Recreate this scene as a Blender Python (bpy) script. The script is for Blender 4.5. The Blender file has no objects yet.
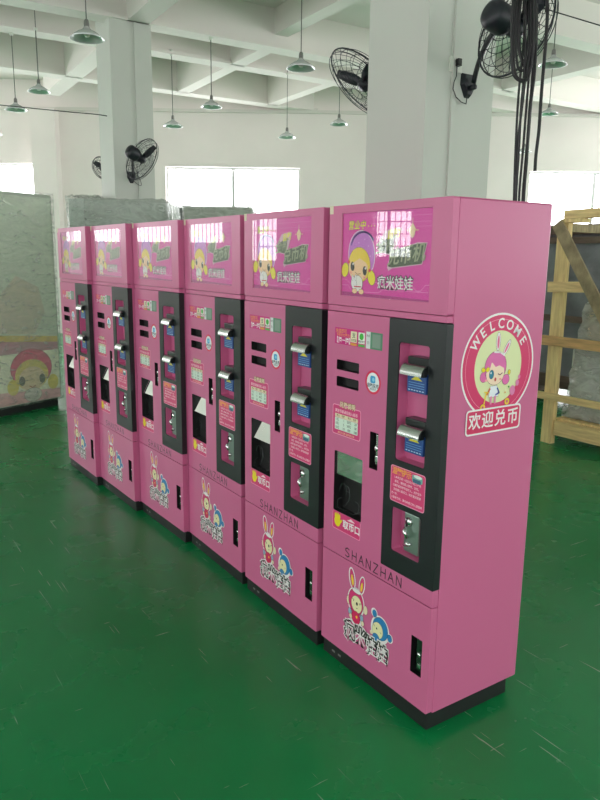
import bpy, bmesh, math, random
from mathutils import Vector, Matrix
from mathutils.geometry import tessellate_polygon
random.seed(7)
S = bpy.context.scene
COL = S.collection
PI = math.pi

# ------------------------------------------------------------------ camera
FPX, CAMP = 705.21, Vector((1.5566, -1.5880, 1.6138))
YAW, PITCH, ROLL = -0.97975, 0.19921, 0.012742
FW = Vector((math.sin(YAW), math.cos(YAW), 0)); RT = Vector((math.cos(YAW), -math.sin(YAW), 0))
fwd = Vector((math.sin(YAW)*math.cos(PITCH), math.cos(YAW)*math.cos(PITCH), -math.sin(PITCH)))
up0 = RT.cross(fwd)
r2 = RT*math.cos(ROLL) + up0*math.sin(ROLL); u2 = -RT*math.sin(ROLL) + up0*math.cos(ROLL)
cd = bpy.data.cameras.new('camera'); cam = bpy.data.objects.new('camera', cd); COL.objects.link(cam)
cd.sensor_fit = 'VERTICAL'; cd.sensor_height = 36.0; cd.lens = FPX*36.0/800.0; cd.clip_start = 0.05
mw = Matrix.Identity(4)
for i in range(3):
    mw[i][0] = r2[i]; mw[i][1] = u2[i]; mw[i][2] = -fwd[i]; mw[i][3] = CAMP[i]
cam.matrix_world = mw
S.camera = cam
def W(F, R, z=0.0):                      # metres ahead of / right of the photographer -> world
    return Vector((CAMP.x + FW.x*F + RT.x*R, CAMP.y + FW.y*F + RT.y*R, z))
_g = math.radians(31.4)
GA = FW*math.cos(_g) - RT*math.sin(_g); GB = FW*math.sin(_g) + RT*math.cos(_g)
def G(a, b, z=0.0):                      # the column grid
    p = CAMP + GA*a + GB*b
    return Vector((p.x, p.y, z))

# ------------------------------------------------------------------ world, light, exposure
wd = bpy.data.worlds.new('sky'); S.world = wd; wd.use_nodes = True
bg = wd.node_tree.nodes['Background']; bg.inputs[0].default_value = (0.95, 0.97, 1.0, 1); bg.inputs[1].default_value = 1.0
S.view_settings.view_transform = 'Standard'; S.view_settings.look = 'None'
S.view_settings.exposure = 0.68; S.view_settings.gamma = 1.0; S.view_settings.use_curve_mapping = False
WIN_RAD = 6.0
# room box in camera-heading metres: far wall F1, near wall F0, left R0, right R1
F0, F1, R0, R1, ZC = -4.5, 15.0, -12.0, 12.0, 5.02
# windows: wall, s0, s1 (along the wall), z0, z1, radiance factor, mullions
WINS = [
    ('far', -9.4, -5.42, 1.2, 3.42, 1.0, [-7.4]),
    ('far', -2.80, -0.06, 1.2, 3.40, 1.0, [-1.43]),
    ('far', 4.62, 8.6, 1.2, 3.40, 1.0, [5.99, 7.3]),
    ('left', 5.35, 6.17, 1.62, 2.62, 1.0, [5.87]),
    ('left', 8.87, 9.9, 1.5, 2.9, 0.7, [9.4]),
    ('left', 10.3, 14.6, 1.9, 4.3, 0.65, [11.7, 13.2]),  # known from its reflection, but made larger to brighten the far wall
    ('left', -4.0, -1.0, 1.2, 3.4, 1.0, [-2.5]),  # unseen opening, added to light the machine fronts
    ('left', 0.2, 3.9, 1.2, 3.4, 1.0, [2.05]),  # also unseen, added as light for the machine fronts
    ('right', -4.0, -0.5, 1.2, 3.4, 0.7, [-2.2]),
    ('right', 1.5, 5.5, 1.2, 3.4, 0.6, [3.5]),
    ('right', 10.8, 14.7, 1.0, 4.3, 1.5, [12.1, 13.4]),  # unseen window, placed deep and enlarged to brighten the far wall
    ('near', -8.5, -4.5, 0.9, 3.6, 0.36, [-6.5]),
    ('near', -1.8, 2.6, 0.9, 3.6, 0.36, [0.4]),
    ('near', 5.0, 9.0, 0.9, 3.6, 0.36, [7.0]),
]
def wallpt(wall, s, z, off=0.0):         # off > 0 = outside the room
    if wall == 'far':   return W(F1+off, s, z)
    if wall == 'near':  return W(F0-off, s, z)
    if wall == 'left':  return W(s, R0-off, z)
    return W(s, R1+off, z)
for i, (wl, s0, s1, z0, z1, k, mu) in enumerate(WINS):
    ld = bpy.data.lights.new('window_daylight', 'AREA'); lo = bpy.data.objects.new('window_daylight', ld); COL.objects.link(lo)
    ld.shape = 'RECTANGLE'; ld.size = (s1-s0)+0.3; ld.size_y = (z1-z0)+0.3
    ld.energy = WIN_RAD*k*PI*ld.size*ld.size_y; ld.color = (1.0, 0.945, 0.985)
    c = wallpt(wl, (s0+s1)/2, (z0+z1)/2, 0.30)
    inward = (wallpt(wl, 0, 0, 0) - wallpt(wl, 0, 0, 1)).normalized()
    zax = -inward; yax = Vector((0, 0, 1)); xax = yax.cross(zax)
    m = Matrix.Identity(4)
    for j in range(3):
        m[j][0] = xax[j]; m[j][1] = yax[j]; m[j][2] = zax[j]; m[j][3] = c[j]
    lo.matrix_world = m; lo.visible_camera = True

# ------------------------------------------------------------------ materials
def lin(c):
    return tuple(((v/255)/12.92 if v/255 <= 0.04045 else ((v/255+0.055)/1.055)**2.4) for v in c)
def mat(name, rgb, rough=0.5, metal=0.0, spec=0.5, coat=0.0, noise=None, bump=None, trans=None, alpha=None):
    m = bpy.data.materials.new(name); m.use_nodes = True; nt = m.node_tree; p = nt.nodes['Principled BSDF']
    c = lin(rgb)
    p.inputs['Base Color'].default_value = (*c, 1); p.inputs['Roughness'].default_value = rough
    p.inputs['Metallic'].default_value = metal; p.inputs['Specular IOR Level'].default_value = spec
    p.inputs['Coat Weight'].default_value = coat; p.inputs['Coat Roughness'].default_value = 0.05
    if trans: p.inputs['Transmission Weight'].default_value = trans
    if alpha is not None: p.inputs['Alpha'].default_value = alpha
    if noise or bump:
        tc = nt.nodes.new('ShaderNodeTexCoord'); mp = nt.nodes.new('ShaderNodeMapping')
        nt.links.new(tc.outputs['Object'], mp.inputs[0])
    if noise:
        sc, amt, stretch = noise
        mp.inputs['Scale'].default_value = stretch
        n = nt.nodes.new('ShaderNodeTexNoise'); n.inputs['Scale'].default_value = sc; n.inputs['Detail'].default_value = 5
        nt.links.new(mp.outputs[0], n.inputs['Vector'])
        r = nt.nodes.new('ShaderNodeValToRGB')
        r.color_ramp.elements[0].position = 0.3; r.color_ramp.elements[1].position = 0.7
        r.color_ramp.elements[0].color = (*[v*(1-amt) for v in c], 1); r.color_ramp.elements[1].color = (*[min(1, v*(1+amt)) for v in c], 1)
        nt.links.new(n.outputs['Fac'], r.inputs[0]); nt.links.new(r.outputs[0], p.inputs['Base Color'])
    if bump:
        sc, st = bump
        n2 = nt.nodes.new('ShaderNodeTexNoise'); n2.inputs['Scale'].default_value = sc; n2.inputs['Detail'].default_value = 4
        nt.links.new(mp.outputs[0], n2.inputs['Vector'])
        b = nt.nodes.new('ShaderNodeBump'); b.inputs['Strength'].default_value = st; b.inputs['Distance'].default_value = 0.02
        nt.links.new(n2.outputs['Fac'], b.inputs['Height']); nt.links.new(b.outputs[0], p.inputs['Normal'])
    return m
M = {}
M['pink'] = mat('pink_enamel', (205, 106, 149), 0.30, spec=0.40, noise=(0.9, 0.03, (1, 1, 1)), bump=(260, 0.006))
M['black'] = mat('black_panel_paint', (23, 28, 31), 0.34)
M['plinth'] = mat('plinth_black', (26, 28, 29), 0.5)
M['hole'] = mat('dark_hole', (8, 8, 9), 0.6)
M['seam'] = mat('dark_seam', (45, 18, 32), 0.7)
M['chrome'] = mat('chrome', (225, 228, 228), 0.14, metal=1.0)
M['steel'] = mat('brushed_steel', (190, 196, 192), 0.24, metal=1.0)
M['plate'] = mat('zinc_plate', (150, 170, 160), 0.32, metal=0.9)
M['mirror'] = mat('polished_flap', (235, 240, 238), 0.04, metal=1.0)
M['blue'] = mat('blue_label', (32, 74, 142), 0.35)
M['glossblack'] = mat('black_plastic', (22, 24, 27), 0.30)
M['wall'] = mat('wall_plaster', (244, 236, 233), 0.85, noise=(1.2, 0.03, (1, 1, 1)))
M['column'] = mat('column_paint', (204, 208, 200), 0.7, noise=(0.8, 0.03, (1, 1, 1)))
M['ceil'] = mat('ceiling_plaster', (226, 222, 216), 0.9)
M['frame'] = mat('window_frame_paint', (210, 212, 212), 0.5)
M['shade'] = mat('enamel_lamp_shade', (214, 218, 218), 0.22, metal=0.4)
M['bulb'] = mat('white_bulb', (235, 235, 228), 0.3)
M['cord'] = mat('grey_cord', (120, 120, 116), 0.6)
M['fan'] = mat('fan_black', (30, 34, 42), 0.45)
M['cable'] = mat('cable_rubber', (28, 28, 30), 0.5)
M['socket'] = mat('socket_plastic', (222, 226, 216), 0.4)
M['wood'] = mat('pine_wood', (244, 212, 150), 0.7, noise=(5, 0.22, (9, 9, 1)), bump=(20, 0.15))
M['woodx'] = mat('pine_wood_slat', (240, 208, 148), 0.7, noise=(5, 0.22, (1, 9, 9)), bump=(20, 0.15))
M['oldwood'] = mat('weathered_wood', (158, 144, 112), 0.8, noise=(5, 0.3, (3, 9, 2)), bump=(30, 0.2))
M['greywood'] = mat('dark_crate_wood', (104, 88, 76), 0.85, noise=(5, 0.3, (1, 1, 6)))
M['greypanel'] = mat('grey_wrapped_panel', (120, 124, 126), 0.5, noise=(4, 0.3, (1, 1, 1)), bump=(9, 0.6))
M['wood2'] = mat('warm_pine_wood', (212, 172, 118), 0.7, noise=(5, 0.25, (1, 9, 9)))
M['card'] = mat('cardboard', (214, 200, 172), 0.8)
M['palegrey'] = mat('pale_cabinet', (206, 214, 208), 0.5)
M['palegreen'] = mat('pale_green_board', (176, 188, 168), 0.5, noise=(1.4, 0.12, (1, 1, 1)))
M['tape'] = mat('masking_tape', (226, 214, 190), 0.6)
def film_mat(name, alpha, sc, tint=(215, 222, 214)):
    m = mat(name, tint, 0.11, spec=0.9, bump=None)
    nt = m.node_tree; p = nt.nodes['Principled BSDF']
    tc = nt.nodes.new('ShaderNodeTexCoord'); mp = nt.nodes.new('ShaderNodeMapping'); mp.inputs['Scale'].default_value = (1, 1, 2.2)
    mp.inputs['Rotation'].default_value = (0.35, 0.2, 0.5)
    nt.links.new(tc.outputs['Object'], mp.inputs[0])
    n = nt.nodes.new('ShaderNodeTexNoise'); n.inputs['Scale'].default_value = sc; n.inputs['Detail'].default_value = 6; n.inputs['Distortion'].default_value = 1.6
    nt.links.new(mp.outputs[0], n.inputs['Vector'])
    b = nt.nodes.new('ShaderNodeBump'); b.inputs['Strength'].default_value = 0.9; b.inputs['Distance'].default_value = 0.055
    nt.links.new(n.outputs['Fac'], b.inputs['Height']); nt.links.new(b.outputs[0], p.inputs['Normal'])
    r = nt.nodes.new('ShaderNodeMapRange'); r.inputs[1].default_value = 0.3; r.inputs[2].default_value = 0.7
    r.inputs[3].default_value = alpha-0.14; r.inputs[4].default_value = alpha+0.14
    nt.links.new(n.outputs['Fac'], r.inputs[0]); nt.links.new(r.outputs[0], p.inputs['Alpha'])
    return m
M['film'] = film_mat('stretch_film', 0.27, 6.0)
M['filmdense'] = film_mat('stretch_film_layers', 0.45, 5.0)
M['glass'] = None
def glass_mat():
    m = bpy.data.materials.new('window_glass'); m.use_nodes = True; nt = m.node_tree
    for n in list(nt.nodes): nt.nodes.remove(n)
    o = nt.nodes.new('ShaderNodeOutputMaterial'); mx = nt.nodes.new('ShaderNodeMixShader'); t = nt.nodes.new('ShaderNodeBsdfTransparent')
    g = nt.nodes.new('ShaderNodeBsdfGlossy'); g.inputs['Roughness'].default_value = 0.02
    mx.inputs[0].default_value = 0.06; t.inputs[0].default_value = (0.97, 0.99, 0.98, 1)
    nt.links.new(t.outputs[0], mx.inputs[1]); nt.links.new(g.outputs[0], mx.inputs[2]); nt.links.new(mx.outputs[0], o.inputs[0])
    return m
M['glass'] = glass_mat()
def floor_mat():
    m = bpy.data.materials.new('green_epoxy_floor'); m.use_nodes = True; nt = m.node_tree; p = nt.nodes['Principled BSDF']
    L = nt.links.new
    tc = nt.nodes.new('ShaderNodeTexCoord')
    n = nt.nodes.new('ShaderNodeTexNoise'); n.inputs['Scale'].default_value = 1.1; n.inputs['Detail'].default_value = 6
    L(tc.outputs['Object'], n.inputs['Vector'])
    r = nt.nodes.new('ShaderNodeValToRGB'); r.color_ramp.elements[0].position = 0.3; r.color_ramp.elements[1].position = 0.75
    r.color_ramp.elements[0].color = (*lin((0, 116, 60)), 1); r.color_ramp.elements[1].color = (*lin((4, 132, 72)), 1)
    L(n.outputs['Fac'], r.inputs[0])
    # long thin scuffs: two stretched noises, thresholded
    masks = []
    for rot, sc, thr in ((0.5, (1.3, 44, 1), 0.69), (1.5, (40, 2.0, 1), 0.715), (-0.4, (70, 3, 1), 0.725)):
        mp = nt.nodes.new('ShaderNodeMapping'); mp.inputs['Rotation'].default_value = (0, 0, rot); mp.inputs['Scale'].default_value = sc
        L(tc.outputs['Object'], mp.inputs[0])
        q = nt.nodes.new('ShaderNodeTexNoise'); q.inputs['Scale'].default_value = 1.6; q.inputs['Detail'].default_value = 3
        L(mp.outputs[0], q.inputs['Vector'])
        t = nt.nodes.new('ShaderNodeMapRange'); t.inputs[1].default_value = thr; t.inputs[2].default_value = thr+0.02
        L(q.outputs['Fac'], t.inputs[0]); masks.append(t)
    a = nt.nodes.new('ShaderNodeMath'); a.operation = 'MAXIMUM'; L(masks[0].outputs[0], a.inputs[0]); L(masks[1].outputs[0], a.inputs[1])
    b = nt.nodes.new('ShaderNodeMath'); b.operation = 'MAXIMUM'; L(a.outputs[0], b.inputs[0]); L(masks[2].outputs[0], b.inputs[1])
    k = nt.nodes.new('ShaderNodeMath'); k.operation = 'MULTIPLY'; k.inputs[1].default_value = 0.5; L(b.outputs[0], k.inputs[0])
    mx = nt.nodes.new('ShaderNodeMixRGB'); mx.inputs[2].default_value = (0.45, 0.55, 0.48, 1)
    L(k.outputs[0], mx.inputs[0]); L(r.outputs[0], mx.inputs[1]); L(mx.outputs[0], p.inputs['Base Color'])
    n3 = nt.nodes.new('ShaderNodeTexNoise'); n3.inputs['Scale'].default_value = 2.5; n3.inputs['Detail'].default_value = 5
    L(tc.outputs['Object'], n3.inputs['Vector'])
    mr = nt.nodes.new('ShaderNodeMapRange'); mr.inputs[3].default_value = 0.17; mr.inputs[4].default_value = 0.36
    L(n3.outputs['Fac'], mr.inputs[0]); L(mr.outputs[0], p.inputs['Roughness'])
    n4 = nt.nodes.new('ShaderNodeTexNoise'); n4.inputs['Scale'].default_value = 3.0
    L(tc.outputs['Object'], n4.inputs['Vector'])
    bp = nt.nodes.new('ShaderNodeBump'); bp.inputs['Strength'].default_value = 0.12; bp.inputs['Distance'].default_value = 0.02
    L(n4.outputs['Fac'], bp.inputs['Height']); L(bp.outputs[0], p.inputs['Normal'])
    p.inputs['Specular IOR Level'].default_value = 0.45
    return m
M['floor'] = floor_mat()
_ink = {}
def ink(rgb):
    if rgb not in _ink: _ink[rgb] = mat('ink_%02x%02x%02x' % rgb, rgb, 0.32)
    return _ink[rgb]

# ------------------------------------------------------------------ mesh helpers
class MB:
    """collects shapes; build() links them as one mesh object"""
    def __init__(s): s.v = []; s.f = []; s.m = []; s.mats = []; s.sm = []
    def mi(s, m):
        if m not in s.mats: s.mats.append(m)
        return s.mats.index(m)
    def add(s, vs, fs, m, smooth=False):
        b = len(s.v); s.v += [tuple(v) for v in vs]; k = s.mi(m)
        for f in fs: s.f.append([b+i for i in f]); s.m.append(k); s.sm.append(smooth)
        return s
    def hexa(s, p, m):                    # 8 points: bottom ring 4, top ring 4
        return s.add(p, [(0, 3, 2, 1), (4, 5, 6, 7), (0, 1, 5, 4), (1, 2, 6, 5), (2, 3, 7, 6), (3, 0, 4, 7)], m)
    def box(s, x0, x1, y0, y1, z0, z1, m, bev=0.0, tf=None):
        if bev > 0:
            bm = bmesh.new(); bmesh.ops.create_cube(bm, size=1)
            for v in bm.verts: v.co = Vector(((x0+x1)/2+v.co.x*(x1-x0), (y0+y1)/2+v.co.y*(y1-y0), (z0+z1)/2+v.co.z*(z1-z0)))
            bmesh.ops.bevel(bm, geom=bm.edges[:], offset=bev, segments=3, profile=0.5, affect='EDGES')
            bm.verts.ensure_lookup_table(); vs = [v.co.copy() for v in bm.verts]; fs = [[v.index for v in f.verts] for f in bm.faces]; bm.free()
        else:
            vs = [Vector(q) for q in ((x0, y0, z0), (x1, y0, z0), (x1, y1, z0), (x0, y1, z0), (x0, y0, z1), (x1, y0, z1), (x1, y1, z1), (x0, y1, z1))]
            fs = [(0, 3, 2, 1), (4, 5, 6, 7), (0, 1, 5, 4), (1, 2, 6, 5), (2, 3, 7, 6), (3, 0, 4, 7)]
        if tf: vs = [tf(v) if callable(tf) else tf @ v for v in vs]
        return s.add(vs, fs, m)
    def prism(s, poly, z0, z1, m, tf=None):   # poly in xy, ccw
        n = len(poly); vs = [Vector((x, y, z0)) for x, y in poly] + [Vector((x, y, z1)) for x, y in poly]
        if tf: vs = [tf @ v for v in vs]
        fs = [tuple(range(n-1, -1, -1)), tuple(range(n, 2*n))] + [(i, (i+1) % n, n+(i+1) % n, n+i) for i in range(n)]
        return s.add(vs, fs, m)
    def tube(s, pts, r, m, seg=8, cap=True):
        pts = [Vector(p) for p in pts]; n = len(pts); rs = r if isinstance(r, (list, tuple)) else [r]*n
        t = (pts[1]-pts[0]).normalized(); a = Vector((0, 0, 1)) if abs(t.z) < 0.9 else Vector((1, 0, 0))
        nx = t.cross(a).normalized(); vs = []
        for i, p in enumerate(pts):
            if i == 0: t = pts[1]-pts[0]
            elif i == n-1: t = pts[-1]-pts[-2]
            else: t = pts[i+1]-pts[i-1]
            t.normalize(); nx = (nx - t*nx.dot(t))
            nx = nx.normalized() if nx.length > 1e-6 else t.orthogonal().normalized(); ny = t.cross(nx)
            for k in range(seg):
                an = 2*PI*k/seg; vs.append(p + (nx*math.cos(an)+ny*math.sin(an))*rs[i])
        fs = [(i*seg+k, i*seg+(k+1) % seg, (i+1)*seg+(k+1) % seg, (i+1)*seg+k) for i in range(n-1) for k in range(seg)]
        if cap: fs += [tuple(range(seg-1, -1, -1)), tuple(range((n-1)*seg, n*seg))]
        return s.add(vs, fs, m, True)
    def lathe(s, prof, m, seg=24, tf=None, smooth=True):   # profile (r, z) about z
        vs = []; n = len(prof)
        for r, z in prof:
            for k in range(seg):
                an = 2*PI*k/seg; vs.append(Vector((r*math.cos(an), r*math.sin(an), z)))
        if tf: vs = [tf @ v for v in vs]
        fs = [(i*seg+k, i*seg+(k+1) % seg, (i+1)*seg+(k+1) % seg, (i+1)*seg+k) for i in range(n-1) for k in range(seg)]
        if prof[0][0] > 0: fs.append(tuple(range(seg-1, -1, -1)))
        if prof[-1][0] > 0: fs.append(tuple(range((n-1)*seg, n*seg)))
        return s.add(vs, fs, m, smooth)
    def plate(s, outer, holes, y0, y1, m):
        """flat sheet facing -y with holes; outer and holes are (x,z) loops; thickness y0 (front) .. y1"""
        loops = [outer]+holes
        tri = tessellate_polygon([[Vector((x, z, 0)) for x, z in l] for l in loops])
        flat = [p for l in loops for p in l]; n = len(flat)
        vs = [(x, y0, z) for x, z in flat]+[(x, y1, z) for x, z in flat]
        fs = []
        for t in tri:
            a, b, c = [Vector((flat[i][0], flat[i][1])) for i in t]
            ccw = (b-a).cross(c-a) > 0 if hasattr(Vector((0, 0)), 'cross') else True
            t = tuple(t) if ccw else tuple(reversed(t))
            fs.append(t); fs.append(tuple(n+i for i in reversed(t)))
        o = 0
        for l in loops:
            k = len(l)
            for i in range(k):
                a, b = o+i, o+(i+1) % k; fs.append((a, b, n+b, n+a))
            o += k
        return s.add(vs, fs, m)
    def build(s, name, parent=None, bevel=0.0, sharp=35, fixn=False):
        me = bpy.data.meshes.new(name); me.from_pydata(s.v, [], s.f)
        for mm in s.mats: me.materials.append(mm)
        me.polygons.foreach_set('material_index', s.m)
        me.polygons.foreach_set('use_smooth', s.sm)
        if fixn:
            bm = bmesh.new(); bm.from_mesh(me); bmesh.ops.recalc_face_normals(bm, faces=bm.faces[:]); bm.to_mesh(me); bm.free()
        me.update()
        o = bpy.data.objects.new(name, me); COL.objects.link(o)
        if bevel:
            bv = o.modifiers.new('bevel', 'BEVEL'); bv.width = bevel; bv.segments = 3; bv.limit_method = 'ANGLE'; bv.angle_limit = math.radians(40)
            for p in me.polygons: p.use_smooth = False
        if parent: o.parent = parent
        return o
def tag(o, label=None, cat=None, group=None, kind=None):
    if label: o['label'] = label
    if cat: o['category'] = cat
    if group: o['group'] = group
    if kind: o['kind'] = kind
    return o
def thing(name, loc, label, cat, rotz=0.0, group=None):
    o = bpy.data.objects.new(name, None); COL.objects.link(o); o.location = loc; o.rotation_euler = (0, 0, rotz)
    o.empty_display_size = 0.1
    return tag(o, label, cat, group)
def copy_tree(o, parent=None):
    c = o.copy(); COL.objects.link(c)
    if parent: c.parent = parent
    for ch in [k for k in KIDS(o)]: copy_tree(ch, c)
    return c
def KIDS(o): return [k for k in bpy.data.objects if k.parent == o]
def rrect(x0, x1, z0, z1, r, n=5):
    out = []
    for cx, cz, a0 in ((x1-r, z0+r, -90), (x1-r, z1-r, 0), (x0+r, z1-r, 90), (x0+r, z0+r, 180)):
        for i in range(n+1):
            a = math.radians(a0+90*i/n); out.append((cx+r*math.cos(a), cz+r*math.sin(a)))
    return out
def ell(cx, cz, rx, rz, rot=0.0, n=28, a0=0, a1=360):
    out = []; full = (a1-a0) >= 360
    for i in range(n if full else n+1):
        a = math.radians(a0+(a1-a0)*i/n); x, z = rx*math.cos(a), rz*math.sin(a); r = math.radians(rot)
        out.append((cx+x*math.cos(r)-z*math.sin(r), cz+x*math.sin(r)+z*math.cos(r)))
    return out
_tcache = {}
def text2d(body, offset=0.0):
    k = (body, offset)
    if k in _tcache: return _tcache[k]
    c = bpy.data.curves.new('lettering', 'FONT'); c.body = body; c.size = 1.0; c.offset = offset; c.resolution_u = 3
    c.align_x = 'CENTER'; c.align_y = 'CENTER'
    o = bpy.data.objects.new('lettering', c); COL.objects.link(o); bpy.context.view_layer.update()
    me = bpy.data.meshes.new_from_object(o.evaluated_get(bpy.context.evaluated_depsgraph_get()))
    r = ([(v.co.x, v.co.y) for v in me.vertices], [tuple(p.vertices) for p in me.polygons])
    bpy.data.objects.remove(o); bpy.data.curves.remove(c); bpy.data.meshes.remove(me)
    _tcache[k] = r
    return r
class Art:
    """printed artwork: thin flat layers on a plane; uv -> 3d by o + u*ux + v*uz + layer*n"""
    def __init__(s, o=(0, 0, 0), ux=(1, 0, 0), uz=(0, 0, 1), n=(0, -1, 0), step=0.00004):
        s.o, s.ux, s.uz, s.n, s.step = Vector(o), Vector(ux), Vector(uz), Vector(n), step; s.mb = MB(); s.k = 1
        s.flip = Vector(ux).cross(Vector(uz)).dot(Vector(n)) < 0
    tr = None
    def P(s, u, v):
        if s.tr: u, v = s.tr(u, v)
        return s.o + s.ux*u + s.uz*v + s.n*(s.step*s.k)
    def poly(s, pts, rgb, holes=()):
        loops = [pts]+list(holes); tri = tessellate_polygon([[Vector((x, z, 0)) for x, z in l] for l in loops])
        flat = [p for l in loops for p in l]; fs = []
        for t in tri:
            (ax, ay), (bx, by), (cx, cy) = [flat[i] for i in t]
            ccw = (bx-ax)*(cy-ay)-(by-ay)*(cx-ax) > 0
            fs.append(tuple(t) if ccw != s.flip else tuple(reversed(t)))
        s.mb.add([s.P(*p) for p in flat], fs, ink(rgb)); s.k += 1; return s
    def same(s): s.k -= 1; return s
    def outl(s, pts, rgb, line, w):       # filled shape with an outline around it
        cx = sum(p[0] for p in pts)/len(pts); cz = sum(p[1] for p in pts)/len(pts)
        big = []
        n = len(pts)
        for i, (x, z) in enumerate(pts):
            x0, z0 = pts[i-1]; x1, z1 = pts[(i+1) % n]; tx, tz = x1-x0, z1-z0; l = math.hypot(tx, tz) or 1
            nx, nz = tz/l, -tx/l
            if nx*(x-cx)+nz*(z-cz) < 0: nx, nz = -nx, -nz
            big.append((x+nx*w, z+nz*w))
        s.poly(big, line); s.poly(pts, rgb); return s
    def line(s, pts, w, rgb):
        vs = []; fs = []
        for i in range(len(pts)-1):
            (x0, z0), (x1, z1) = pts[i], pts[i+1]; l = math.hypot(x1-x0, z1-z0) or 1; nx, nz = -(z1-z0)/l*w/2, (x1-x0)/l*w/2
            ex, ez = (x1-x0)/l*w*0.3, (z1-z0)/l*w*0.3
            b = len(vs); vs += [s.P(x0-ex+nx, z0-ez+nz), s.P(x0-ex-nx, z0-ez-nz), s.P(x1+ex-nx, z1+ez-nz), s.P(x1+ex+nx, z1+ez+nz)]
            fs.append((b, b+1, b+2, b+3) if not s.flip else (b+3, b+2, b+1, b))
        s.mb.add(vs, fs, ink(rgb)); s.k += 1; return s
    def text(s, body, cu, cv, h, rgb, offset=0.0, shear=0.0, sx=1.0, rot=0.0, slope=0.0):
        vs, fs = text2d(body, offset); r = math.radians(rot); out = []
        for x, y in vs:
            x2, y2 = (x + y*shear)*h*sx, y*h + x*h*sx*slope
            out.append(s.P(cu+x2*math.cos(r)-y2*math.sin(r), cv+x2*math.sin(r)+y2*math.cos(r)))
        s.mb.add(out, [f if not s.flip else tuple(reversed(f)) for f in fs], ink(rgb)); s.k += 1; return s
    def build(s, name, parent): return s.mb.build(name, parent)

# ------------------------------------------------------------------ the room
def fr_box(mb, f0, f1, r0, r1, z0, z1, m):
    return mb.hexa([W(f0, r0, z0), W(f0, r1, z0), W(f1, r1, z0), W(f1, r0, z0), W(f0, r0, z1), W(f0, r1, z1), W(f1, r1, z1), W(f1, r0, z1)], m)
def g_box(mb, a0, a1, b0, b1, z0, z1, m):
    return mb.hexa([G(a0, b0, z0), G(a0, b1, z0), G(a1, b1, z0), G(a1, b0, z0), G(a0, b0, z1), G(a0, b1, z1), G(a1, b1, z1), G(a1, b0, z1)], m)
tag(fr_box(MB(), F0, F1, R0, R1, -0.10, 0.0, M['floor']).build('floor', fixn=True), kind='structure')
tag(fr_box(MB(), F0, F1, R0, R1, ZC, ZC+0.15, M['ceil']).build('ceiling', fixn=True), kind='structure')
TH = 0.24
def wall(side):
    mb = MB(); ws = sorted([w for w in WINS if w[0] == side], key=lambda w: w[1])
    lo, hi = (R0-TH, R1+TH) if side in ('far', 'near') else (F0, F1)
    def seg(s0, s1, z0, z1):
        if side == 'far': fr_box(mb, F1, F1+TH, s0, s1, z0, z1, M['wall'])
        elif side == 'near': fr_box(mb, F0-TH, F0, s0, s1, z0, z1, M['wall'])
        elif side == 'left': fr_box(mb, s0, s1, R0-TH, R0, z0, z1, M['wall'])
        else: fr_box(mb, s0, s1, R1, R1+TH, z0, z1, M['wall'])
    cur = lo
    for (_, s0, s1, z0, z1, k, mu) in ws:
        seg(cur, s0, 0, ZC); seg(s0, s1, 0, z0); seg(s0, s1, z1, ZC); cur = s1
    seg(cur, hi, 0, ZC)
    return tag(mb.build('wall_'+side, fixn=True), kind='structure')
for sd in ('far', 'near', 'left', 'right'): wall(sd)
for i, (wl, s0, s1, z0, z1, k, mu) in enumerate(WINS):
    root = bpy.data.objects.new('window_%d' % (i+1), None); COL.objects.link(root); root['kind'] = 'structure'
    def wbox(mb, a0, a1, b0, b1, o0, o1, m):
        p = [wallpt(wl, a0, b0, o0), wallpt(wl, a1, b0, o0), wallpt(wl, a1, b0, o1), wallpt(wl, a0, b0, o1),
             wallpt(wl, a0, b1, o0), wallpt(wl, a1, b1, o0), wallpt(wl, a1, b1, o1), wallpt(wl, a0, b1, o1)]
        return mb.hexa(p, m)
    fr = MB(); t = 0.04
    wbox(fr, s0, s1, z0, z0+t, 0.10, 0.16, M['frame']); wbox(fr, s0, s1, z1-t, z1, 0.10, 0.16, M['frame'])
    wbox(fr, s0, s0+t, z0+t, z1-t, 0.10, 0.16, M['frame']); wbox(fr, s1-t, s1, z0+t, z1-t, 0.10, 0.16, M['frame'])
    fr.build('window_frame', root, fixn=True)
    for x in mu:
        mm = MB(); wbox(mm, x-0.03, x+0.03, z0+t, z1-t, 0.10, 0.16, M['frame']); mm.build('mullion', root, fixn=True)
    if wl == 'left':
        gr = MB(); nb = int((s1-s0)/0.11)
        for j in range(1, nb):
            x = s0+(s1-s0)*j/nb; wbox(gr, x-0.009, x+0.009, z0+t, z1-t, 0.02, 0.04, M['frame'])
        for j in range(1, 4):
            z = z0+(z1-z0)*j/4; wbox(gr, s0, s1, z-0.012, z+0.012, 0.04, 0.055, M['frame'])
        gr.build('security_bars', root, fixn=True)
    pn = MB(); wbox(pn, s0+t, s1-t, z0+t, z1-t, 0.125, 0.131, M['glass']); pn.build('window_pane', root, fixn=True)
# ledge line, wall pilasters
tag(fr_box(MB(), 14.94, 15.0, R0, R1, 4.44, 4.50, M['ceil']).build('trim_1', fixn=True), kind='structure')
tag(fr_box(MB(), 14.72, 15.0, -5.40, -4.92, 0, 4.44, M['wall']).build('trim_2', fixn=True), kind='structure')
# columns
def column(name, a0, a1, b0, b1, top=ZC):
    mb = MB(); g_box(mb, a0, a1, b0, b1, 0, top, M['column'])
    return tag(mb.build(name, fixn=True), kind='structure')
column('trim_3', 3.553, 4.153, 3.045, 3.615)
column('trim_4', 9.372, 9.97, 2.873, 3.413)
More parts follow.
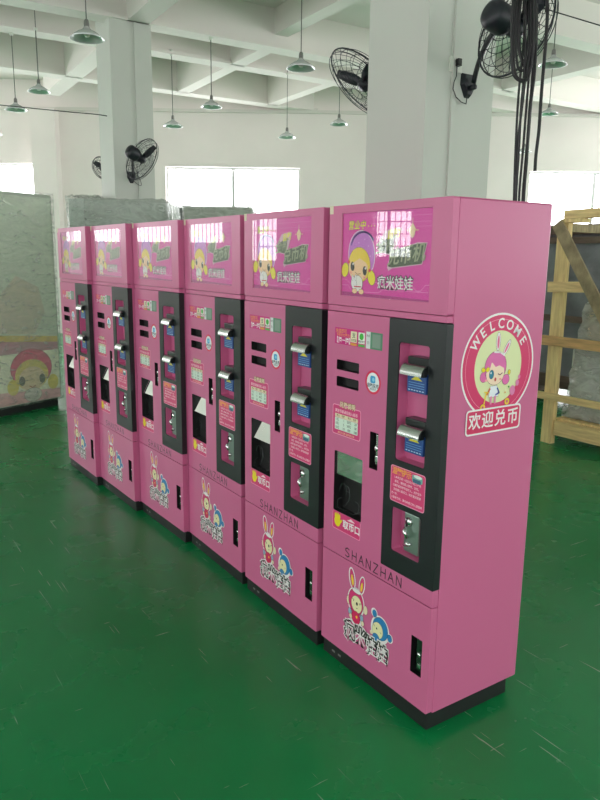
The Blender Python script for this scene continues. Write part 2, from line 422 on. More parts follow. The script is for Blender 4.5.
# beams (the grid), z bottom 4.5
n_trim = 5
def beam(a0, a1, b0, b1, zb, zt=ZC):
    global n_trim
    mb = MB(); g_box(mb, a0, a1, b0, b1, zb, zt, M['ceil'])
    tag(mb.build('trim_%d' % n_trim, fixn=True), kind='structure'); n_trim += 1
def lip(a0, a1, b0, b1, z0, z1):
    global n_trim
    mb = MB(); g_box(mb, a0, a1, b0, b1, z0, z1, M['ceil'])
    tag(mb.build('trim_%d' % n_trim, fixn=True), kind='structure'); n_trim += 1
# long beams running to the right (B direction), limited so they stay inside the room
BR = {6.82: (-3.0, 14.0), 9.37: (-1.3, 13.8), 10.50: (-0.6, 12.2), 12.70: (0.8, 8.6)}
for a, (b0, b1) in BR.items():
    beam(a, a+0.24, b0, b1, 4.5)
    lip(a-0.045, a, b0, b1, 4.5, 4.545)
for (a0, a1, b0, b1, zb) in ((0.0, 9.37, 3.10, 3.38, 4.5), (10.74, 12.70, 3.12, 3.40, 4.5), (12.94, 14.3, 3.12, 3.40, 4.5), (10.74, 12.70, 5.08, 5.30, 4.5), (9.61, 10.50, 5.08, 5.30, 4.5),
                             (7.06, 9.37, 5.22, 5.44, 4.68), (10.74, 12.70, 6.92, 7.14, 4.5), (7.06, 9.37, 9.72, 9.98, 4.5), (2.0, 6.82, 5.22, 5.44, 4.68)):
    beam(a0, a1, b0, b1, zb)
# pipe trunking on the columns' camera-side faces
def trunk(a, b, z0, z1):
    global n_trim
    mb = MB(); g_box(mb, a-0.018, a, b, b+0.03, z0, z1, M['column']); tag(mb.build('trim_%d' % n_trim, fixn=True), kind='structure'); n_trim += 1
trunk(3.553, 3.045+0.20, 0, ZC)
trunk(9.372, 2.873+0.31, 0, 4.5)

# ------------------------------------------------------------------ coin exchange machine
ZT = 1.80
WHITE, MAG, YEL, DKG, CREAM, SKIN = (240, 236, 236), (214, 48, 160), (236, 226, 40), (58, 78, 48), (232, 222, 186), (248, 206, 160)
def header_art(parent):
    x0, x1, z0, z1 = -0.551, -0.087, 1.480, 1.772
    A = Art((0, 0.0060, 0))
    A.poly([(x0, z0), (x1, z0), (x1, z1), (x0, z1)], (222, 44, 164))
    w, h = x1-x0, z1-z0
    def U(u, v): return (x0+u*w, z0+v*h)
    A.poly([U(0, .05), U(1, .02), U(1, 0), U(0, 0)], (176, 30, 128))
    for v, s in ((.93, 0), (.86, 0), (.80, .01)): A.line([U(.35, v), U(.98, v+s)], 0.0012, (230, 110, 190)).same()
    A.line([U(0, .13), U(.08, .13), U(.13, .06), U(.45, .06), U(.50, .10), U(.98, .10)], 0.0014, (240, 150, 210))
    A.line([U(.35, .18), U(.80, .18), U(.86, .11), U(.90, .11), U(.95, .18), U(1, .18)], 0.0014, (240, 150, 210))
    A.line([U(0, .20), U(.06, .20), U(.12, .14)], 0.0014, (240, 150, 210))
    # 营业中...
    for k, ch in enumerate('营业中'):
        A.text(ch, *U(.105+.072*k, .845), .034, (70, 50, 20), .035, .15).text(ch, *U(.105+.072*k, .845), .033, YEL, .012, .15)
    for k in range(3): A.poly(ell(*U(.315+.035*k, .835), .0022, .0022, n=8), YEL)
    gx, gz = U(.21, .30); A.tr = lambda u, v: (gx+(u-gx)*1.17, gz+(v-gz)*.99-.004)
    # child with a lilac hood and blond bunches
    A.outl(ell(*U(.235, .52), .062, .083, 8), (200, 112, 206), WHITE, .0022)
    A.line(ell(*U(.245, .60), .056, .055, 8, 20, 20, 160), .007, (110, 70, 170))
    for (du, dv) in ((-.07, .58), (-.03, .66), (.03, .70), (.07, .62), (0, .58), (.09, .5), (-.10, .5)): A.poly(ell(*U(.235+du, dv), .0022, .0022, n=8), (240, 190, 240)).same()
    A.k += 1
    A.outl(ell(*U(.215, .395), .052, .062, 10), (240, 206, 50), (120, 84, 20), .0012)
    A.poly(ell(*U(.205, .355), .046, .046, 10), SKIN)
    A.poly([U(.13, .50), U(.19, .565), U(.30, .50), U(.315, .36), U(.285, .42), U(.22, .475), U(.15, .42), U(.125, .35)], (240, 206, 50))
    for (u, v, r) in ((.065, .33, -8), (.345, .245, 12)):
        A.outl(ell(*U(u, v), .017, .026, r, 12), (238, 222, 30), (110, 96, 20), .0015)
    for (u, v) in ((.105, .43), (.325, .33)): A.poly(ell(*U(u, v), .006, .006, n=10), (220, 40, 60))
    for (u, v) in ((.145, .375), (.275, .325)):
        A.poly(ell(*U(u, v), .0095, .0165, 5), (20, 18, 16)); A.poly(ell(*U(u+.006, v+.03), .0035, .0045, n=10), WHITE)
    A.line([U(.175, .305), U(.20, .280), U(.232, .290)], .0018, (120, 30, 20))
    for (u, v) in ((.13, .30), (.275, .245)): A.poly(ell(*U(u, v), .006, .005, n=10), (244, 160, 140))
    A.outl(ell(*U(.20, .17), .026, .028, 4), (236, 232, 226), (90, 50, 40), .0012)
    A.outl(ell(*U(.165, .17), .013, .022, 8), WHITE, (90, 70, 60), .0010)
    for (u, v) in ((.150, .235), (.182, .24)): A.outl(ell(*U(u, v), .0035, .011, 0, 10), WHITE, (90, 70, 60), .0008)
    A.line([U(.17, .13), U(.24, .13)], .004, (200, 40, 60))
    for (u, v) in ((.175, .075), (.245, .07)): A.outl(ell(*U(u, v), .012, .009, 0, 12), SKIN, (120, 60, 40), .0010)
    A.tr = None
    # big slanted title
    A.poly([U(.43, .62), U(.445, .53), U(.565, .50), U(.585, .54), U(.545, .36), U(.56, .32), U(.60, .35), U(.91, .40), U(.955, .635), U(.86, .64), U(.62, .55), U(.69, .80), U(.64, .80), U(.52, .78), U(.47, .70)], (214, 170, 190))
    A.poly([U(.437, .61), U(.452, .54), U(.58, .51), U(.555, .37), U(.60, .36), U(.905, .41), U(.945, .625), U(.86, .625), U(.60, .56), U(.62, .73), U(.50, .67)], DKG)
    A.text('全新', *U(.525, .60), .054, (140, 150, 112), .02, .25, rot=6)
    A.text('自助', *U(.605, .735), .033, YEL, .03, .2, rot=7)
    A.text('兑币机', *U(.745, .495), .062, (150, 158, 124), .02, .25, 1.0, rot=6)
    # crest doodle
    A.outl(ell(*U(.80, .76), .012, .020, 0, 12), (236, 190, 150), WHITE, .0014)
    A.poly([U(.765, .78), U(.80, .85), U(.835, .78), U(.80, .70)], (240, 214, 170)); A.line([U(.74, .77), U(.86, .77)], .003, (236, 190, 150)); A.line([U(.80, .68), U(.80, .90)], .002, (236, 214, 190))
    for off, c in ((.07, (16, 18, 20)), (.008, WHITE)):
        A.text('疯米娃娃', *U(.635, .175), .048, c, off, 0.0, 0.95)
    o = A.build('printed_display_sheet', parent)
    return o
def bunny_art(parent):
    A = Art((0, 0, 0))
    def O(pts, c): return A.outl(pts, c, (90, 24, 50), .0012)
    A.tr = lambda u, v: (u, v+.030)
    # white die-cut edge
    for e in (ell(-.432, .372, .020, .044, 12), ell(-.372, .365, .018, .040, -10), ell(-.405, .283, .052, .060, 0), ell(-.402, .225, .040, .040, 0)): A.poly(e, WHITE).same()
    A.k += 1
    O(ell(-.432, .372, .013, .036, 12), (222, 62, 128)); O(ell(-.372, .365, .012, .033, -10), (222, 62, 128))
    A.poly(ell(-.430, .365, .007, .022, 12), (244, 214, 60)).poly(ell(-.373, .358, .006, .020, -10), (244, 214, 60))
    for x in (-.442, -.352): O(ell(x-.008 if x < -.4 else x+.006, .275, .012, .018, 0, 14), CREAM)
    O(ell(-.405, .285, .045, .052, 0), (216, 48, 118))
    A.outl(ell(-.402, .330, .026, .009, 0, 14), WHITE, (90, 120, 120), .001)
    O(ell(-.400, .276, .032, .034, 0), (236, 232, 184))
    A.poly(ell(-.398, .279, .006, .007, n=12), (16, 16, 16)); A.line([(-.428, .292), (-.416, .288), (-.420, .283)], .002, (40, 30, 20)); A.line([(-.372, .290), (-.383, .286), (-.378, .281)], .002, (40, 30, 20))
    A.line([(-.402, .262), (-.398, .259), (-.393, .262)], .0018, (60, 20, 20))
    O(ell(-.402, .220, .026, .026, 0), (214, 40, 96)); A.poly(ell(-.397, .224, .006, .006, n=10), (244, 200, 60))
    for x in (-.440, -.366): O(ell(x, .232, .010, .014, 0, 12), (150, 176, 200))
    for x in (-.434, -.360): O(ell(x, .214, .009, .010, 0, 12), CREAM)
    A.tr = lambda u, v: (u+.012, v-.004)
    # small friend in a blue hood
    for e in (ell(-.270, .270, .052, .056, -20), ell(-.305, .325, .018, .018), ell(-.215, .262, .018, .018)): A.poly(e, WHITE).same()
    A.k += 1
    B = (44, 128, 186)
    A.outl(ell(-.303, .322, .012, .014), B, (20, 50, 90), .001); A.outl(ell(-.215, .262, .012, .014), B, (20, 50, 90), .001)
    A.outl(ell(-.268, .275, .042, .044, -20), B, (20, 50, 90), .0012)
    A.outl(ell(-.283, .262, .030, .033, -20), (236, 230, 180), (60, 60, 40), .001)
    A.poly(ell(-.288, .268, .004, .004, n=10), (20, 20, 20)); A.line([(-.306, .278), (-.300, .272)], .002, (30, 30, 30)); A.line([(-.268, .262), (-.262, .258)], .002, (30, 30, 30))
    A.outl(ell(-.290, .228, .020, .018, -10), B, (20, 50, 90), .001)
    for (x, z) in ((-.318, .240), (-.262, .212)): A.poly(ell(x, z, .008, .008, n=12), CREAM)
    # lettering
    A.tr = None
    xs = (-.436, -.371, -.306, -.243)
    for lay, (off, c, gx) in enumerate(((.15, WHITE, 0), (.085, (18, 18, 18), 0), (.0, WHITE, 0))):
        for k, (ch, x) in enumerate(zip('疯米娃娃', xs)):
            A.text(ch, x, .180-.004*k+(.004 if k % 2 else -.002), .076, c, off, 0.0, .86, rot=(3, -2, 2, -3)[k]).same()
        A.k += 1
    return A.build('bunny_sticker', parent)
def side_badge(parent):
    A = Art((0.0005, 0, 0), (0, 1, 0), (0, 0, 1), (1, 0, 0))
    cy, cz = .246, 1.270
    A.poly(ell(cy, cz, .176, .176, n=64), WHITE)
    A.poly(ell(cy, cz, .169, .169, n=64), (216, 52, 108))
    A.line(ell(cy, cz, .155, .155, n=64)+[ell(cy, cz, .155, .155, n=64)[0]], .0014, (244, 170, 190))
    A.poly(ell(cy, cz-.003, .114, .121, n=64), (226, 232, 180))
    for k, ch in enumerate('WELCOME'):
        a = 90-(k-3)*18.5
        A.text(ch, cy+.137*math.cos(math.radians(a)), cz+.140*math.sin(math.radians(a)), .046, WHITE, .018, rot=a-90, sx=.98)
    D = (110, 40, 70); H = (226, 110, 176)
    def O(p, c, w=.0012): return A.outl(p, c, D, w)
    O(ell(.238, 1.352, .010, .030, 0), WHITE); A.poly(ell(.238, 1.350, .005, .022), (230, 100, 150))
    O(ell(.282, 1.330, .009, .028, -32), WHITE); A.poly(ell(.281, 1.329, .0045, .020, -32), (230, 100, 150))
    for (y, z) in ((.178, 1.238), (.286, 1.222)): O(ell(y, z, .017, .017), H)
    O(ell(.232, 1.268, .052, .052), H)
    O(ell(.232, 1.248, .044, .040), (250, 222, 196))
    A.poly([(.184, 1.262), (.190, 1.292), (.215, 1.308), (.250, 1.308), (.276, 1.290), (.281, 1.250), (.272, 1.262), (.250, 1.272), (.232, 1.268), (.212, 1.286), (.206, 1.266), (.196, 1.272), (.190, 1.250)], H)
    A.line([(.222, 1.318), (.250, 1.316), (.272, 1.304)], .006, WHITE)
    A.outl(ell(.214, 1.244, .010, .014), (40, 130, 160), (20, 40, 60), .0015); A.poly(ell(.211, 1.249, .003, .004, n=8), WHITE)
    A.line([(.246, 1.244), (.256, 1.240), (.266, 1.246)], .003, D); A.poly(ell(.234, 1.226, .005, .007, n=12), (200, 60, 60))
    for (y, z) in ((.190, 1.226), (.258, 1.226)): A.poly(ell(y, z, .007, .004, n=10), (250, 170, 170))
    for s in (-1, 1): A.outl(ell(.184+s*.010, 1.262, .009, .007, s*20, 12), (240, 220, 40), (120, 100, 10), .001)
    O(ell(.300, 1.246, .006, .008, 0, 10), (240, 220, 40))
    O([(.212, 1.205), (.244, 1.205), (.252, 1.168), (.206, 1.168)], (236, 240, 248))
    A.line([(.210, 1.196), (.198, 1.178)], .007, (220, 90, 70)); A.line([(.246, 1.196), (.256, 1.180), (.240, 1.174)], .006, (60, 70, 160))
    for y in (.218, .238): A.line([(y, 1.168), (y, 1.146)], .009, (230, 140, 180))
    A.line([(.194, 1.185), (.184, 1.142)], .005, (240, 210, 50)); A.line([(.184, 1.188), (.204, 1.184)], .004, (240, 210, 50))
    A.line([(.180, 1.136), (.292, 1.144)], .008, (214, 70, 130))
    for y, z in ((.180, 1.136), (.298, 1.146)): A.outl(ell(y, z, .012, .012), (240, 200, 60), D, .001); A.poly(ell(y, z, .005, .005, n=10), (200, 90, 130))
    for (y, z, r) in ((.322, 1.182, .014), (.344, 1.206, .009), (.352, 1.226, .006)): A.poly(ell(y, z, r, r*1.3, n=8), (226, 130, 180))
    A.poly(ell(.302, 1.196, .004, .004, n=6), (60, 160, 60)); A.poly(ell(.286, 1.178, .003, .003, n=6), (230, 140, 60))
    A.poly(rrect(.104, .372, 1.046, 1.133, .014), WHITE); A.poly(rrect(.110, .366, 1.052, 1.127, .010), (214, 50, 100))
    for k, ch in enumerate('欢迎兑币'): A.text(ch, .146+.062*k, 1.089, .058, WHITE, .018)
    o = A.build('welcome_badge', parent)
    return o
def labels_art(parent):
    # payment code strip (the code squares themselves are left blank)
    A = Art((0, 0, 0))
    A.poly([(-.578, 1.299), (-.405, 1.299), (-.405, 1.360), (-.578, 1.360)], (206, 32, 128))
    A.text('充值即可', -.540, 1.347, .017, (244, 170, 60), .0).text('手机支付更方便', -.522, 1.333, .013, (244, 150, 70), .01)
    A.text('【扫一扫】', -.525, 1.313, .024, WHITE, .02, sx=.9)
    A.poly(rrect(-.482, -.445, 1.313, 1.353, .003), CREAM); A.poly(rrect(-.437, -.400, 1.313, 1.353, .003), (238, 240, 232))
    A.text('支', -.4635, 1.337, .020, (90, 110, 90), .02).text('支付宝', -.4635, 1.320, .010, (50, 60, 50), .02)
    A.poly(ell(-.4185, 1.338, .012, .012), (60, 180, 60)); A.text('微信支付', -.4185, 1.320, .009, (40, 50, 40), .02)
    A.poly([(-.482, 1.301), (-.445, 1.301), (-.445, 1.310), (-.482, 1.310)], (226, 150, 60)); A.poly([(-.437, 1.301), (-.400, 1.301), (-.400, 1.310), (-.437, 1.310)], (90, 180, 80))
    A.poly([(-.392, 1.300), (-.368, 1.300), (-.368, 1.360), (-.392, 1.360)], (216, 222, 222)); A.text('微信', -.380, 1.345, .010, (60, 60, 60)).text('扫', -.380, 1.320, .012, (60, 60, 60))
    A.poly([(-.368, 1.300), (-.302, 1.300), (-.302, 1.360), (-.368, 1.360)], (86, 136, 108))
    A.poly([(-.357, 1.306), (-.313, 1.306), (-.313, 1.354), (-.357, 1.354)], (128, 150, 136))
    A.build('payment_label', parent)
    # round sticker
    A = Art((0, 0, 0))
    A.poly(ell(-.347, 1.183, .043, .043, n=40), (220, 44, 84)); A.poly(ell(-.347, 1.183, .034, .035, n=40), (236, 242, 246))
    A.poly(rrect(-.362, -.334, 1.180, 1.206, .007), (60, 160, 210)); A.poly(ell(-.345, 1.193, .007, .007, n=12), (140, 210, 236))
    A.text('自助兑币', -.347, 1.170, .016, (30, 60, 80), .03).text('请投纸币', -.347, 1.158, .009, (80, 90, 90), .01)
    A.build('round_sticker', parent)
    # price list
    A = Art((0, 0, 0))
    A.poly(rrect(-.582, -.409, .950, 1.067, .010), (246, 170, 200)); A.poly(rrect(-.579, -.412, .953, 1.064, .008), (216, 66, 128))
    for k, ch in enumerate('兑换说明'): A.text(ch, -.527+.024*k, 1.069, .026, (150, 100, 60), .06).text(ch, -.527+.024*k, 1.069, .024, CREAM, .02)
    A.text('请选择套餐后投入纸币', -.497, 1.043, .014, (250, 200, 215), .02)
    A.poly(rrect(-.566, -.425, 1.018, 1.032, .003), CREAM); A.poly(rrect(-.566, -.425, .970, 1.017, .003), (218, 236, 222))
    A.text('投入    兑换', -.53, 1.025, .010, (140, 90, 60), .02).text('投入    兑换', -.46, 1.025, .010, (140, 90, 60), .02)
    for i, (a, b, c, d) in enumerate((('1元', '1', '20元', '20'), ('5元', '5', '50元', '50'), ('10元', '10', '100', '100'))):
        for x, t in ((-.551, a), (-.510, b), (-.478, c), (-.438, d)): A.text(t, x, 1.009-.0155*i, .013, (50, 70, 60), .01)
    A.text('本机不找零 请按需兑换', -.495, .960, .010, (250, 190, 160), .01)
    A.build('price_list_sticker', parent)
    # outlet sticker with waving hand
    A = Art((0, 0, 0))
    A.poly(rrect(-.568, -.392, .567, .640, .008), (246, 150, 190)); A.poly(rrect(-.565, -.395, .570, .640, .006), (218, 62, 122))
    A.poly(ell(-.535, .602, .020, .022), (238, 222, 40))
    for k in range(4): A.poly(ell(-.549+.009*k, .622+(.003 if k in (1, 2) else 0), .0045, .012, 8-4*k, 10), (238, 222, 40)).same()
    A.k += 1
    A.poly(ell(-.512, .607, .0045, .011, -40, 10), (238, 222, 40))
    A.text('取币口', -.447, .600, .036, WHITE, .03); A.poly([(-.475, .623), (-.425, .626), (-.450, .636)], (250, 220, 230))
    A.build('outlet_sticker', parent)
    # notice on the black panel
    A = Art((0, -.0021, 0))
    A.poly(rrect(-.231, -.058, .783, .913, .010), (244, 160, 190)); A.poly(rrect(-.228, -.061, .786, .910, .008), (220, 66, 122))
    for k, ch in enumerate('温馨提示'): A.text(ch, -.210+.024*k, .893, .027, (250, 180, 60), .01)
    A.poly(rrect(-.122, -.072, .880, .904, .004), (120, 180, 170)); A.poly(rrect(-.118, -.080, .876, .890, .003), (60, 100, 130)); A.poly(ell(-.095, .900, .020, .006), (230, 240, 236))
    rows = ['1.本机只收一元五元十元二十元', '纸币，请勿投入残币、假币。', '2.请将纸币展平后放入，并按箭头', '方向插入纸币口，如不能识别请', '换一张。', '3.如有疑问，请与本店工作人员联系']
    for k, t in enumerate(rows):
        A.text(t, -.145 if len(t) > 8 else -.205, .872-.0148*k, .0098, (252, 214, 226), .02, sx=1.0 if len(t) > 8 else .9)
    A.build('notice_sticker', parent)
    # SHANZHAN
    A = Art((0, 0, 0))
    # single-stroke lettering
    G1 = {'S': [[(.85, .9), (.5, 1), (.15, .85), (.15, .65), (.8, .4), (.85, .15), (.5, 0), (.1, .1)]], 'H': [[(.1, 1), (.1, 0)], [(.9, 1), (.9, 0)], [(.1, .5), (.9, .5)]],
          'A': [[(.05, 0), (.5, 1), (.95, 0)], [(.22, .36), (.78, .36)]], 'N': [[(.1, 0), (.1, 1), (.9, 0), (.9, 1)]], 'Z': [[(.1, 1), (.9, 1), (.1, 0), (.9, 0)]]}
    x = -.482
    for ch in 'SHANZHAN':
        for st in G1[ch]: A.line([(x+u*.031, .477+v*.036) for u, v in st], .0048, (58, 30, 48)).same()
        x += .0425
    A.build('engraved_maker_name', parent)

def acceptor(dz, parent):
    a = bpy.data.objects.new('banknote_acceptor', None); COL.objects.link(a); a.parent = parent
    m = MB()
    m.box(-.168, -.078, -.002, .043, 1.182+dz, 1.248+dz, M['blue'], .002)
    m.box(-.172, -.072, .000, .043, 1.248+dz, 1.300+dz, M['glossblack'], .004)
    m.box(-.150, -.074, -.020, .0, 1.240+dz, 1.270+dz, M['glossblack'], .004)
    m.build('acceptor_housing', a, fixn=True)
    l = MB(); prof = []
    for i in range(9):
        t = i/8; an = math.radians(10+80*t); prof.append((-.004-.030*math.sin(an), 1.243+dz+.036*math.cos(an)))
    pr = [(y, z) for y, z in prof]+[(y+.004, z-.001) for y, z in reversed(prof)]
    n = len(pr); vs = [(-.172, y, z) for y, z in pr]+[(-.070, y, z) for y, z in pr]
    l.add(vs, [tuple(range(n)), tuple(range(2*n-1, n-1, -1))]+[(i, (i+1) % n, n+(i+1) % n, n+i) for i in range(n)], M['steel'], False)
    lo = l.build('note_lip', a, fixn=True); tag(lo, 'brushed metal lip')
    A = Art((0, -.002, 0))
    A.poly([(-.150, 1.224+dz), (-.096, 1.224+dz), (-.123, 1.240+dz)], (226, 214, 60))
    for k in range(3): A.line([(-.160, 1.215+dz-.008*k), (-.086, 1.215+dz-.008*k)], .0022, (110, 160, 210))
    for k in range(6): A.line([(-.160+.013*k, 1.190+dz), (-.153+.013*k, 1.190+dz)], .003, (200, 220, 240)).same()
    A.build('acceptor_label', a)
    return a

def liner(mb, loop, y0, y1, m, back=None):
    n = len(loop); cx = sum(a for a, _ in loop)/n; cz = sum(a for _, a in loop)/n
    q = [(x+(.0006 if x < cx else -.0006), z+(.0006 if z < cz else -.0006)) for x, z in loop]
    vs = [(x, y0, z) for x, z in q]+[(x, y1, z) for x, z in q]
    mb.add(vs, [(i, n+i, n+(i+1) % n, (i+1) % n) for i in range(n)]+([tuple(range(2*n-1, n-1, -1))] if back else []), m)
def make_machine():
    root = thing('coin_exchange_machine', (0, 0, 0), 'x', 'vending machine')
    D = .466; L = -.628; Y1 = .028
    m = MB()
    rc = .008
    ring = [(L, Y1), (L+.012, Y1), (L+.012, .048), (-.012, .048), (-.012, Y1), (0, Y1), (0, D-rc), (-rc*.55, D), (L+rc*.55, D), (L, D-rc)]
    # body is a shell: side/back with a front sheet behind the doors
    m.prism(ring, .064, ZT-.004, M['pink']); m.prism([(L, Y1), (0, Y1), (0, D-rc), (-rc*.55, D), (L+rc*.55, D), (L, D-rc)], ZT-.004, ZT, M['pink'])
    # rail that shows between header and doors
    m.box(L+.004, -.004, .0015, .050, 1.4205, 1.4415, M['pink'])
    m.build('cabinet_body', root, bevel=.004, fixn=True)
    p = MB(); p.prism([(L+.004, .008), (-.006, .008), (-.006, D-.05), (-.04, D-.006), (L+.04, D-.006), (L+.004, D-.05)], 0, .066, M['plinth'])
    p.build('plinth', root, bevel=.004, fixn=True)
    # header door with the display opening
    h = MB(); h.plate(rrect(L, -.002, 1.4435, ZT, .006, 3), [[(-.551, 1.480), (-.551, 1.772), (-.087, 1.772), (-.087, 1.480)]], 0, Y1, M['pink'])
    hd = h.build('header_door', root, bevel=.006, fixn=True)
    g = MB(); g.box(-.553, -.085, .0065, .012, 1.478, 1.774, M['black']); dp = g.build('display_panel', hd, fixn=True)
    ds = header_art(hd)
    g = MB(); g.box(-.551, -.087, -.0008, .0002, 1.480, 1.772, M['coverglass']); g.build('display_cover', hd, fixn=True)
    # main door: pink sheet with openings
    W0, W1, Z0, Z1 = L, -.002, .4665, 1.4185
    outer = [(W0, Z0), (W1, Z0), (W1, .526), (-.2695, .526), (-.2695, Z1), (W0, Z1)]
    slits = [rrect(-.565, -.429, 1.201, 1.239, .004, 2), rrect(-.564, -.429, 1.138, 1.176, .004, 2)]
    lockh = [rrect(-.355, -.307, .866, 1.003, .003, 2)]
    tray = [rrect(-.566, -.392, .641, .884, .006, 3)]
    d = MB(); d.plate(outer, slits+lockh+tray, 0, Y1, M['pink'])
    md = d.build('main_door', root, bevel=.0035, fixn=True)
    k = MB(); k.box(-.570, -.424, .0285, .0305, 1.134, 1.243, M['hole']); [liner(k, lp, .0016, .0286, M['hole']) for lp in slits]; k.build('slot_backing', md)
    # chute: dark box, polished flap, loose wires
    k = MB(); k.box(-.568, -.390, .0445, .0475, .639, .886, M['hole']); liner(k, tray[0], .0016, .0446, M['hole']); k.build('chute_interior', md)
    f = MB(); f.box(-.564, -.394, .0085, .0115, .790, .882, M['mirror']); fl = f.build('chute_flap', md); tag(fl, 'polished metal flap')
    wv = MB(); rr = random.Random(3)
    for q in range(6):
        c = (-.48+rr.uniform(-.05, .05), .70+rr.uniform(-.03, .03)); R_ = rr.uniform(.02, .05); a0 = rr.uniform(0, 360)
        wv.tube([(x, .017, z) for x, z in [(min(max(x, -.560), -.398), min(max(z, .648), .78)) for x, z in ell(c[0], c[1], R_, R_*.6, rr.uniform(0, 90), 14, a0, a0+200)]], .0010, M['wiregrey'], 5)
    wv.build('chute_film', md)
    # lock strip
    k = MB(); k.box(-.357, -.305, .0285, .0305, .864, 1.005, M['hole']); k.box(-.337, -.309, .014, .029, .880, .994, M['steel'], .003); liner(k, lockh[0], .0016, .0286, M['hole']); lk = k.build('lock_plate', md); tag(lk, 'metal lock strip in dark slot')
    k = MB(); k.lathe([(0, -.004), (.010, -.004), (.011, .002), (.009, .006), (0, .006)], M['chrome'], 16, Matrix.Translation((-.322, .008, .945)) @ Matrix.Rotation(PI/2, 4, 'X'))
    k.build('lock_handle', lk, fixn=True); k = MB(); k.box(-.330, -.314, .005, .012, .893, .918, M['chrome'], .003); k.build('lock_catch', lk, fixn=True)
    labels_art(md)
    # black acceptor panel, wraps to the side
    b = MB()
    r1 = rrect(-.214, -.069, .935, 1.341, .010, 4); r3 = rrect(-.217, -.073, .600, .762, .010, 4)
    b.plate(rrect(-.2675, 0.001, .5275, Z1, .004, 3), [r1, r3], -.002, Y1, M['black'])
    bp = b.build('acceptor_panel', root, bevel=.006, fixn=True)
    for lp, nm in ((r1, 'note_recess'), (r3, 'coin_recess')):
        q = MB(); liner(q, lp, .0012, .0440, M['pink'], True)
        ob = q.build(nm, bp)
    # the body behind the recesses is cut back: done by a boolean-free notch plate
    acceptor(0, bp); acceptor(-.208, bp)
    c = bpy.data.objects.new('coin_acceptor', None); COL.objects.link(c); c.parent = bp
    q = MB(); q.box(-.176, -.102, .020, .041, .608, .752, M['plate'], .004); q.build('face_plate', c, fixn=True)
    T = lambda x, y, z: Matrix.Translation((x, y, z)) @ Matrix.Rotation(PI/2, 4, 'X')
    q = MB(); q.lathe([(0, .010), (.012, .009), (.016, .004), (.017, -.002), (0, -.002)], M['chrome'], 18, T(-.150, .018, .722)); q.box(-.1515, -.1485, .0055, .010, .706, .738, M['hole']); q.build('coin_slot', c, fixn=True)
    q = MB(); q.tube([(-.158, .008, .700), (-.150, .000, .688), (-.140, .004, .668)], [.006, .008, .006], M['chrome'], 10); q.build('return_lever', c)
    q = MB(); q.lathe([(0, .010), (.007, .010), (.009, .005), (.009, -.002), (0, -.002)], M['chrome'], 14, T(-.148, .018, .640)); q.tube([(-.165, .012, .632), (-.128, .010, .648)], .004, M['chrome'], 8); q.build('coin_key', c, fixn=True)
    # lower door
    d = MB(); d.plate(rrect(L, -.002, .067, .4625, .005, 3), [rrect(-.093, -.037, .188, .328, .003, 2)], 0, Y1, M['pink'])
    ld = d.build('lower_door', root, bevel=.0045, fixn=True)
    k = MB(); k.box(-.095, -.035, .0285, .0305, .186, .330, M['hole']); k.box(-.078, -.041, .012, .026, .200, .318, M['lockgreen'], .003)
    liner(k, rrect(-.093, -.037, .188, .328, .003, 2), .0016, .0286, M['hole']); lk = k.build('lock_plate', ld)
    k = MB(); k.lathe([(0, .006), (.008, .006), (.009, 0), (0, 0)], M['chrome'], 14, T(-.060, .012, .262)); k.build('door_latch', lk, fixn=True); k = MB(); k.box(-.066, -.050, .008, .0125, .214, .228, M['chrome'], .001); k.build('latch_catch', lk, fixn=True)
    bunny_art(ld)
    side_badge(root)
    t = MB(); t.box(-.625, -.604, -.0012, -.0002, 1.772, 1.800, M['tape']); t.box(-.625, -.604, -.0012, .018, 1.8002, 1.8010, M['tape']); t.build('masking_tape', root)
    # two self-adhesive feet marks on the plinth
    for x in (-.56, -.52): q = MB(); q.box(x, x+.018, .0068, .0082, .026, .034, M['cord']); q.build('plinth_screw', root)
    return root
M['coverglass'] = bpy.data.materials.new('display_cover_clear'); 
def _cg():
    m = M['coverglass']; m.use_nodes = True; nt = m.node_tree
    for n in list(nt.nodes): nt.nodes.remove(n)
    o = nt.nodes.new('ShaderNodeOutputMaterial'); mx = nt.nodes.new('ShaderNodeMixShader'); t = nt.nodes.new('ShaderNodeBsdfTransparent')
    g = nt.nodes.new('ShaderNodeBsdfGlossy'); g.inputs['Roughness'].default_value = 0.015
    lw = nt.nodes.new('ShaderNodeLayerWeight'); pw = nt.nodes.new('ShaderNodeMath'); pw.operation = 'POWER'; pw.inputs[1].default_value = 5
    ad = nt.nodes.new('ShaderNodeMath'); ad.operation = 'ADD'; ad.inputs[1].default_value = 0.042
    lw.inputs['Blend'].default_value = 0.5
    nt.links.new(lw.outputs['Facing'], pw.inputs[0]); nt.links.new(pw.outputs[0], ad.inputs[0]); nt.links.new(ad.outputs[0], mx.inputs[0]); nt.links.new(t.outputs[0], mx.inputs[1]); nt.links.new(g.outputs[0], mx.inputs[2]); nt.links.new(mx.outputs[0], o.inputs[0])
_cg()
M['wiregrey'] = mat('grey_film_wire', (74, 78, 78), 0.25)
M['lockgreen'] = mat('lock_plate_dark_zinc', (60, 92, 76), 0.22, metal=0.8)
proto = make_machine()
MACH = [(0.0, 0.0, -0.0005), (-.656, -.005, -.0168), (-1.321, .006, -.0176), (-1.957, -.014, .0203), (-2.592, -.065, .0182), (-3.226, -.110, .0190)]
LAB = ['nearest pink coin exchange machine at the right end, its WELCOME side badge in view',
       'second pink coin exchange machine from the right end, bright reflection in its coin chute',
       'third pink coin exchange machine from the right end of the row',
       'fourth pink coin exchange machine from the right end, third from the far left end',
       'fifth pink coin exchange machine, next to the last one at the far left end',
       'farthest pink coin exchange machine, at the left end beside the film-wrapped cabinet']
FLAP = [0, 16, 15, 14, 14, 14]
